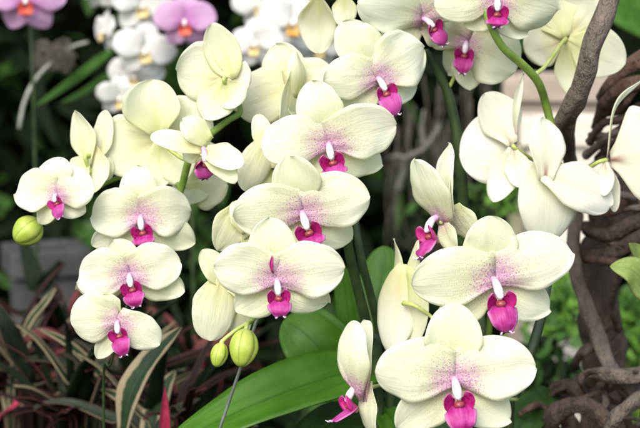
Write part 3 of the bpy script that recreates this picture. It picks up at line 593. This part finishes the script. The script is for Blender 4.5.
# ---------------------------------------------------------------- ground, back foliage
GS = 6.0
V = []; Fc = []; NG = 60
for j in range(NG + 1):
    for i in range(NG + 1):
        x = -GS + 2 * GS * i / NG; y = -2 + 10.0 * j / NG
        V.append((x, y, 0.02 * noise.noise(Vector((x * 3, y * 3, 0))) - 0.01))
for j in range(NG):
    for i in range(NG): a = j * (NG + 1) + i; Fc.append((a, a + 1, a + NG + 2, a + NG + 1))
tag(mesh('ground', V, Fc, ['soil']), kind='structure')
def leaf_cloud(name, n, fn, size, mats, parent=None, seed=1, hang=0.3, aspect=0.42):
    """many small folded leaves in one mesh; fn(rng) gives a world point"""
    rng = random.Random(seed); V = []; Fc = []; UV = []; MI = []
    for _ in range(n):
        p = fn(rng)
        if p is None: continue
        l = size * rng.uniform(0.6, 1.4); wd = l * aspect * rng.uniform(0.7, 1.2)
        ax = Vector((rng.uniform(-1, 1), rng.uniform(-1, 0.6), rng.uniform(-1, 1) - hang)).normalized()
        nn = Vector((rng.uniform(-.7, .7), -rng.uniform(0.1, 1), rng.uniform(0, 1.2))).normalized()
        nn = nn - ax * nn.dot(ax)
        if nn.length < 0.1: nn = ax.orthogonal()
        nn.normalize(); sd = ax.cross(nn); b = len(V)
        prof = ((0, 0.0), (0.25, 0.8), (0.55, 1.0), (0.8, 0.6), (1.0, 0.0)); bend = rng.uniform(-0.1, 0.35)
        for t, q in prof:
            c = p + ax * l * t - nn * bend * l * t * t
            for sg in (-1, 0, 1):
                V.append(c + sd * wd * 0.5 * q * sg - nn * (0.0 if sg else 0.07 * l * q)); UV.append((0.5 + sg * 0.5, t))
        m = rng.randrange(len(mats))
        for j in range(4):
            for i in range(2): a = b + j * 3 + i; Fc.append((a, a + 1, a + 4, a + 3)); MI.append(m)
    return mesh(name, V, Fc, mats, parent, UV, MI)
# dark thicket standing behind everything
def back(rng):
    return Vector((rng.uniform(-1.5, 1.5), 2.35 + rng.random() ** 1.5 * 0.55, rng.uniform(0.0, 1.9)))
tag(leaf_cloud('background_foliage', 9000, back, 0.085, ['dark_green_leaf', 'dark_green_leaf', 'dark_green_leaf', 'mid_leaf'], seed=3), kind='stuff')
hb = []
V = []; Fc = []
for j in range(25):
    for i in range(41):
        x = -2.6 + 5.2 * i / 40; z = 2.2 * j / 24 - 0.05
        V.append((x, 2.75 + 0.25 * noise.noise(Vector((x * 2.2, z * 2.2, 4))), z))
for j in range(24):
    for i in range(40): a = j * 41 + i; Fc.append((a, a + 1, a + 42, a + 41))
tag(mesh('shade_backdrop', V, Fc, ['soil']), kind='structure')  # near-black sheet added behind the foliage, standing in for deep shade

# grey twigs and moss hanging in the dark gap of the middle
def twigbush(label, base, twigs, mat='twig_grey', name='bare_twig', cat='twig', group='bare grey twigs'):
    o = thing(name, label, cat, base, None, group)
    for pts, r in twigs:
        d = pts[0][2]; tube('branch', [p - base for p in path(pts)], [r * px(d), r * px(d) * 0.55], mat, o, seg=7, steps=14, wob=0.2)
    return o
twigbush('forked pale grey twig in the dark gap beside the middle spray', W(398, 190, 1.75), [([(398, 190, 1.75), (404, 172, 1.74), (406, 158, 1.73), (425, 148, 1.72), (440, 125, 1.72)], 4.0), ([(406, 158, 1.73), (396, 156, 1.73), (388, 158, 1.74)], 3.0), ([(425, 148, 1.72), (422, 130, 1.72), (424, 110, 1.72)], 2.5)])
rngm = random.Random(11)
def strands(label, x0, x1, y0, y1, d, n, mat, r, name='moss_curtain'):
    V = []; Fc = []; UV = []
    for _ in range(n):
        x = rngm.uniform(x0, x1); y = rngm.uniform(y0, (y0 + y1) / 2); L = rngm.uniform(0.3, 1.0) * (y1 - y0); dd = d + rngm.uniform(-.08, .08)
        P = path([(x, y, dd), (x + rngm.uniform(-8, 8), y + L * .35, dd), (x + rngm.uniform(-10, 10), y + L * .7, dd), (x + rngm.uniform(-14, 14), min(y + L, y1), dd)])
        v, f, u = tube_data(P, [r * px(d), r * px(d) * 0.5], 5, 8); b = len(V); V += v; UV += u; Fc += [tuple(q + b for q in t) for t in f]
    o = mesh(name, V, Fc, [mat], None, UV); tag(o, label, 'moss', kind='stuff')
strands('grey strands of hanging moss in the dark gap of the middle', 392, 500, 70, 250, 1.95, 44, 'dry_moss', 1.0)
strands('tan tuft of dry moss beside the curved grey root at top left', 38, 72, 38, 70, 1.62, 60, 'dry_moss', 1.2, 'moss_tuft')

# top left: strap leaves and curved grey aerial root
g = tube('aerial_root', path([(88, 42, 1.6), (72, 47, 1.6), (52, 62, 1.58), (34, 82, 1.57), (24, 104, 1.56), (19, 128, 1.56)]), [1.4 * px(1.6), 1.7 * px(1.6), 1.9 * px(1.6), 1.6 * px(1.6)], 'aerial_root', None, seg=10, steps=36, wob=0.12)
tag(g, 'pale grey aerial root curving down at the upper left', 'aerial root')
def lone(label, base, leaves, name='strap_leaved_plant', cat='plant', group=None):
    o = thing(name, label, cat, base, None, group)
    for (pts, n, wd, mat, kw) in leaves: leafobj('leaf', pts, n, wd, kw.pop('prof', 'leaf'), mat, o, base, **kw)
    return o
lone('dark plant with long green strap leaves left of the white orchids', ground_pt(120, 1.7), [
   ([(118, 44, 1.68), (98, 60, 1.65), (70, 82, 1.62), (34, 107, 1.60)], (-.3, .6, .7), 17, 'strap_leaf', {}),
   ([(122, 66, 1.70), (104, 78, 1.68), (84, 92, 1.66), (60, 103, 1.65)], (-.2, .6, .7), 13, 'strap_leaf', {}),
   ([(40, 60, 1.9), (20, 40, 1.85), (0, 35, 1.8), (-30, 45, 1.75)], (.3, .4, .8), 26, 'dark_green_leaf', {}),
   ([(60, 150, 1.8), (42, 110, 1.8), (38, 80, 1.8), (42, 60, 1.8)], (.3, .2, .9), 16, 'dark_green_leaf', {}),
   ([(165, 130, 1.8), (170, 100, 1.75), (172, 70, 1.72), (180, 50, 1.70)], (.3, .2, .9), 30, 'strap_leaf', {'mat': 0} if False else {})])

# lower left: clumps of dark, red and cream edged leaves
CL = [('maroon_leaf', 8), ('dark_green_leaf', 8), ('grey_green_leaf', 5), ('red_leaf', 2), ('cream_edge_leaf', 3)]
pool = [m for m, n in CL for _ in range(n)]
def clump(label, x, y, d, n, seed, special=(), reach=(55, 120), pool=pool):
    rng = random.Random(seed); base = W(x, y, d); base.z = 0.0
    o = thing('colourful_leaf_plant', label, 'foliage plant', base, None, 'colourful low plants at the lower left')
    for pts, nn, wd, m, kw in special: leafobj('leaf', pts, nn, wd, kw.pop('prof', 'leaf'), m, o, base, **kw)
    s = px(d)
    for i in range(n):
        a = rng.uniform(0, 2 * math.pi); L = rng.uniform(*reach) * s; el = rng.uniform(0.35, 1.25)
        hd = Vector((math.cos(a), math.sin(a) * 0.8, 0)); st_ = Vector((rng.uniform(-18, 18) * s, rng.uniform(-25, 25) * s, W(x, y, d).z - base.z + rng.uniform(-20, 25) * s))
        p1 = st_ + (hd * math.cos(el) + Vector((0, 0, math.sin(el)))) * L * 0.5
        p2 = p1 + (hd * math.cos(el - .15) + Vector((0, 0, math.sin(el - .15)))) * L * 0.4
        p3 = p2 + (hd * math.cos(el - .45) + Vector((0, 0, math.sin(el - .45)))) * L * 0.32
        nn = (Vector((0, 0, 1)) - hd * 0.5 + Vector((0, -.3, 0))).normalized()
        sheet('leaf', [st_ * 0.6 + Vector((0, 0, 0)), st_, p1, p2, p3], nn, rng.choice((9, 12, 16, 20, 25)) * s, 'leaf', [rng.choice(pool)], o, 1.0 * s, nu=6, nv=16, cup=0.25, ruffle=0.05, seed=seed * 100 + i, twist=rng.uniform(-.6, .6))
    return o
clump('colourful plant in the left corner with a dark green pale edged leaf', 14, 400, 1.30, 34, 21, [
   ([(34, 384, 1.20), (19, 352, 1.18), (6, 326, 1.16), (-8, 298, 1.15)], (.6, .1, .8), 26, 'grey_green_leaf', {}),
   ([(-10, 430, 1.28), (2, 415, 1.26), (12, 405, 1.24), (22, 398, 1.24)], (0, .7, .7), 18, 'pink_leaf', {}),
   ([(62, 262, 1.50), (40, 285, 1.43), (30, 262, 1.43), (20, 232, 1.44)], (.2, .2, .9), 22, 'dark_green_leaf', {})])
clump('colourful plant with a red leaf lying under the grey planter', 58, 372, 1.38, 34, 22, [
   ([(84, 356, 1.22), (60, 338, 1.20), (42, 333, 1.19), (20, 342, 1.18)], (0, .7, .7), 19, 'red_leaf', {}),
   ([(18, 344, 1.24), (30, 320, 1.23), (43, 304, 1.22), (55, 288, 1.22)], (-.5, .5, .7), 15, 'cream_edge_leaf', {})])
clump('colourful plant with a tall cream edged leaf below the left spray', 128, 408, 1.20, 30, 23, [
   ([(122, 440, 1.06), (130, 396, 1.05), (150, 360, 1.05), (181, 327, 1.05)], (-.5, .3, .8), 34, 'cream_edge_leaf', {'cup': .3}),
   ([(134, 440, 1.18), (129, 418, 1.18), (122, 396, 1.18), (119, 372, 1.18)], (.5, .3, .8), 13, 'cream_edge_leaf', {})])
clump('colourful plant with an upright pink spear leaf near the bottom edge', 168, 440, 1.13, 22, 24, [
   ([(165, 470, 1.04), (165, 435, 1.03), (165, 408, 1.03), (165, 386, 1.03)], (.3, .1, .95), 15, 'pink_leaf', {'prof': 'blade', 'cup': .3}),
   ([(150, 460, 1.13), (156, 430, 1.10), (176, 410, 1.09), (200, 398, 1.09)], (-.3, .6, .7), 16, 'grey_green_leaf', {})])
clump('dark maroon plant behind the two green buds', 205, 385, 1.43, 26, 25, pool=['maroon_leaf', 'dark_green_leaf', 'dark_green_leaf', 'red_leaf'])
clump('dark low plant along the bottom edge under the lowest left flower', 78, 432, 1.18, 30, 26)

# grey concrete planter, left
def planter(label, x, y, d, w_, h_, dep, mat, name='planter_box', cat='planter', rot=0.2, fill=None, top=0.0):
    base = W(x, y, d); hz = base.z; base.z = 0
    o = thing(name, label, cat, base, (0, 0, rot))
    s = px(d); a, b, t = w_ * s / 2, dep * s / 2, 0.012
    H = hz
    def ring(x0, y0, z): return [(-x0, -y0, z), (x0, -y0, z), (x0, y0, z), (-x0, y0, z)]
    V = ring(a * .86, b * .86, 0) + ring(a, b, H - 0.03) + ring(a + .008, b + .008, H - 0.03) + ring(a + .008, b + .008, H) + ring(a - t, b - t, H) + ring(a - t, b - t, H - 0.05)
    Fc = [(3, 2, 1, 0)]
    for k in range(5):
        for i in range(4): Fc.append((k * 4 + i, k * 4 + (i + 1) % 4, k * 4 + 4 + (i + 1) % 4, k * 4 + 4 + i))
    body = mesh('box_body', V, Fc, [mat], o, smooth=False)
    bm = body.modifiers.new('bevel', 'BEVEL'); bm.width = 0.003; bm.segments = 2
    mesh('soil_fill', ring(a - t - .001, b - t - .001, H - 0.045), [(0, 1, 2, 3)], ['soil'], o, smooth=False)
    return o
planter('grey concrete planter standing behind the colourful plants on the left', 46, 246, 1.75, 66, 0, 60, 'concrete', rot=0.35)

# ---------------------------------------------------------------- right: trunk, roots, branch, greenery
T = [W(622, 120, 1.22), W(605, 200, 1.2), W(604, 290, 1.2), W(606, 380, 1.2)]
tb = Vector((T[-1].x, T[-1].y, 0.0))
tr = thing('gnarled_tree', 'gnarled brown tree wrapped in twisted roots on the right', 'tree', tb)
def tp(name, pts, r, mat, wob=0.25, seg=14, seed=0):
    pts = [(x_, y_, d_ - 0.10) for x_, y_, d_ in pts]
    P = [p - tb for p in path(pts)]; d = sum(p[2] for p in pts) / len(pts)
    return tube(name, P, [x * px(d) for x in r], mat, tr, seg=seg, steps=len(P) * 9, wob=wob, seed=seed)
tp('trunk', [(830, -20, 1.30), (740, 60, 1.28), (668, 128, 1.26), (616, 196, 1.23), (598, 290, 1.22), (604, 370, 1.22), (610, 460, 1.22), (612, 560, 1.22)], [26, 25, 24, 22, 18, 20, 26, 36], 'bark_brown', 0.45, 24)
for i, (pts, r, m) in enumerate((
   ([(602, 96, 1.17), (612, 84, 1.15), (630, 66, 1.14), (660, 40, 1.14)], [8, 8, 8, 8], 'bark_red'),
   ([(596, 128, 1.18), (602, 112, 1.16), (612, 96, 1.14), (640, 82, 1.13), (670, 84, 1.14)], [6, 8, 8, 8, 8], 'bark_red'),
   ([(600, 140, 1.2), (614, 150, 1.18), (640, 140, 1.16), (670, 120, 1.16)], [7, 9, 9, 8], 'bark_brown'),
   ([(584, 228, 1.19), (604, 236, 1.16), (628, 226, 1.15), (665, 200, 1.15)], [7, 8, 8, 9], 'bark_brown'),
   ([(580, 252, 1.2), (602, 256, 1.16), (630, 244, 1.14), (668, 220, 1.14)], [6, 7, 8, 8], 'bark_brown'),
   ([(582, 200, 1.2), (600, 210, 1.17), (622, 204, 1.15), (660, 180, 1.15)], [6, 8, 7, 8], 'bark_red'),
   ([(575, 215, 1.19), (574, 260, 1.17), (584, 300, 1.16), (600, 340, 1.15), (616, 376, 1.14), (640, 400, 1.14)], [8, 8, 8, 8, 9, 9], 'bark_grey'),
   ([(574, 366, 1.17), (582, 352, 1.15), (600, 344, 1.16), (614, 330, 1.18)], [4, 5, 6, 6], 'bark_brown'),
   ([(584, 380, 1.15), (600, 374, 1.13), (622, 376, 1.12), (665, 374, 1.12)], [8, 9, 10, 10], 'bark_grey'),
   ([(540, 440, 1.14), (556, 414, 1.12), (580, 404, 1.11), (606, 420, 1.11), (620, 450, 1.11)], [8, 9, 9, 9, 9], 'bark_brown'),
   ([(548, 396, 1.2), (562, 386, 1.18), (580, 392, 1.17), (590, 420, 1.16), (588, 460, 1.16)], [6, 7, 7, 8, 8], 'bark_brown'),
   ([(604, 440, 1.1), (620, 414, 1.09), (640, 400, 1.09), (668, 392, 1.1)], [7, 8, 8, 8], 'bark_grey'),
   ([(530, 428, 1.17), (548, 408, 1.16), (570, 420, 1.14), (584, 450, 1.14)], [6, 7, 7, 7], 'bark_brown'),
   ([(600, 384, 1.16), (606, 400, 1.14), (600, 420, 1.14), (602, 450, 1.14)], [4, 4, 4, 4], 'bark_grey'),
   ([(640, 250, 1.13), (622, 270, 1.12), (612, 300, 1.14), (618, 330, 1.17)], [4, 4, 4, 4], 'bark_brown'))):
    tp('root', pts, [x * .92 for x in r], m, 0.48, 16, i + 3)
def shade_crown_pt(r):
    while True:
        x, y, z = r.uniform(-1.7, 1.8), r.uniform(1.35, 3.6), r.uniform(1.45, 2.3)
        if noise.noise(Vector((x * 1.5, y * 1.5, z * 1.5))) > -0.3: return Vector((x, y, z)) - tb
leaf_cloud('crown', 5200, shade_crown_pt, 0.16, ['dark_green_leaf', 'mid_leaf'], tr, 77)  # unseen leaf canopy, added overhead to shade the background
rr_ = random.Random(5)
for i in range(26):
    x0 = rr_.uniform(545, 650); y0 = rr_.uniform(385, 450); d0 = rr_.uniform(1.12, 1.2); a0 = rr_.uniform(0, 6.28); pp = [(x0, y0, d0)]
    for q_ in range(4):
        a0 += rr_.uniform(-.9, .9); x0 += 15 * math.cos(a0); y0 += 11 * math.sin(a0); d0 += rr_.uniform(-.02, .02); pp.append((x0, max(y0, 372 + max(0, 590 - x0) * 0.6), d0))
    r0 = rr_.uniform(2.2, 5.5); tp('root', pp, [r0, r0, r0 * .9, r0 * .8, r0 * .6], rr_.choice(['bark_brown', 'bark_grey', 'bark_brown', 'bark_red']), 0.35, 10, i + 40)
for i in range(12):
    y0 = rr_.uniform(110, 260); x0 = rr_.uniform(584, 612); pp = [(x0, y0, 1.18)]; sl = rr_.uniform(-1.0, .3)
    for q_ in range(3): x0 += rr_.uniform(14, 24); y0 += sl * 14 + rr_.uniform(-9, 9); pp.append((x0, y0, 1.165 - rr_.uniform(0, .03)))
    r0 = rr_.uniform(2.0, 4.6); tp('root', pp, [r0, r0, r0, r0 * .8], rr_.choice(['bark_brown', 'bark_red', 'bark_grey']), 0.35, 10, i + 80)
lb = thing('liana', 'smooth grey brown liana bending down past the orchids on the right', 'liana', W(566, 214, 1.02))
lv = lb.location.copy()
tube('stem', [p - lv for p in path([(632, -90, 0.94), (618, -30, 0.94), (606, 10, 0.94), (592, 46, 0.94), (586, 74, 0.945), (576, 102, 0.96), (568, 122, 0.985), (569, 150, 1.03), (574, 190, 1.10), (576, 222, 1.17)])], [x * px(.96) for x in (9, 9.5, 10, 10, 10.5, 10, 8.5, 7.5, 8, 9)], 'bark_grey', lb, seg=18, steps=90, wob=0.16)
tube('branch_stub', [p - lv for p in path([(578, 92, 0.95), (562, 118, 0.965), (554, 136, 0.99), (548, 150, 1.03)])], [x * px(.96) for x in (9, 7, 5, 4)], 'bark_grey', lb, seg=12, steps=24, wob=0.2)

def shrub(label, x, y, d, rx, ry, n, size, mats, seed, name='leafy_shrub', group='green shrubs behind the orchids'):
    b = W(x, y, d); base = Vector((b.x, b.y, 0)); o = thing(name, label, 'shrub', base, None, group); s = px(d)
    def fn(r):
        while True:
            q = Vector((r.uniform(-1, 1), r.uniform(-1, 1), r.uniform(-1, 1)))
            if q.length < 1 and noise.noise(q * 2.2 + Vector((seed, 0, 0))) > -0.22: break
        return Vector((q.x * rx * s, q.y * rx * s * 0.6, b.z + q.z * ry * s))
    leaf_cloud('crown', n, fn, size * s, mats, o, seed)
    rr = random.Random(seed)
    for _ in range(4): tube('stem', [Vector((rr.uniform(-.01, .01), 0, 0)), Vector((rr.uniform(-.03, .03), 0, b.z * 0.6)), Vector((rr.uniform(-.6, .6) * rx * s, 0, b.z))], [2.6 * s, 1.4 * s, .8 * s], 'stalk_green', o, seg=6, steps=8)
    return o
shrub('bright green shrub glimpsed between the right orchids and the tree', 556, 300, 1.55, 36, 34, 260, 17, ['bright_leaf', 'bright_leaf', 'mid_leaf'], 31)
shrub('small bright green shrub above the upper large right orchid', 506, 192, 1.6, 22, 24, 120, 14, ['bright_leaf', 'mid_leaf'], 32)
shrub('bright green shrub to the right of the tree trunk', 634, 316, 1.6, 26, 40, 200, 17, ['bright_leaf', 'mid_leaf'], 33)
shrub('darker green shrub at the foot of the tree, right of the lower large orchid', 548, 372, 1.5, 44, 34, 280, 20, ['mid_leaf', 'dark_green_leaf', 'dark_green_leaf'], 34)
shrub('dull green shrub in the dark gap right of the middle spray', 458, 205, 1.85, 46, 26, 160, 16, ['mid_leaf', 'dark_green_leaf'], 35)
lone('yellow green leaf plant in front of the trunk at the right edge', ground_pt(650, 0.99), [
   ([(664, 300, 0.99), (648, 286, 0.98), (632, 270, 0.97), (610, 266, 0.97)], (-.2, .4, .9), 38, 'lime_leaf', {}),
   ([(668, 274, 0.99), (652, 264, 0.98), (640, 254, 0.98), (630, 244, 0.97)], (-.2, .4, .9), 26, 'lime_leaf', {})], name='creeping_plant')
lone('broad dark green leaf filling the top right corner', ground_pt(680, 1.5), [
   ([(690, 40, 1.5), (655, 20, 1.48), (625, 6, 1.46), (596, -4, 1.45)], (-.1, .5, .85), 72, 'broad_leaf', {'prof': 'broad'}),
   ([(690, -10, 1.52), (650, -20, 1.5), (620, -24, 1.5), (590, -20, 1.5)], (-.1, .5, .85), 60, 'broad_leaf', {'prof': 'broad'})], name='broad_leaf_plant')
# pale wooden planter with a light rim behind the forked stalk
planter('pale terracotta planter behind the forked stalk and the grey liana', 556, 74, 1.75, 92, 0, 60, 'pale_wood', rot=-0.1)
ld = planter('low pale stone block in front of the pale terracotta planter', 568, 116, 1.62, 84, 0, 50, 'pale_stone', name='stone_planter', rot=-0.05)
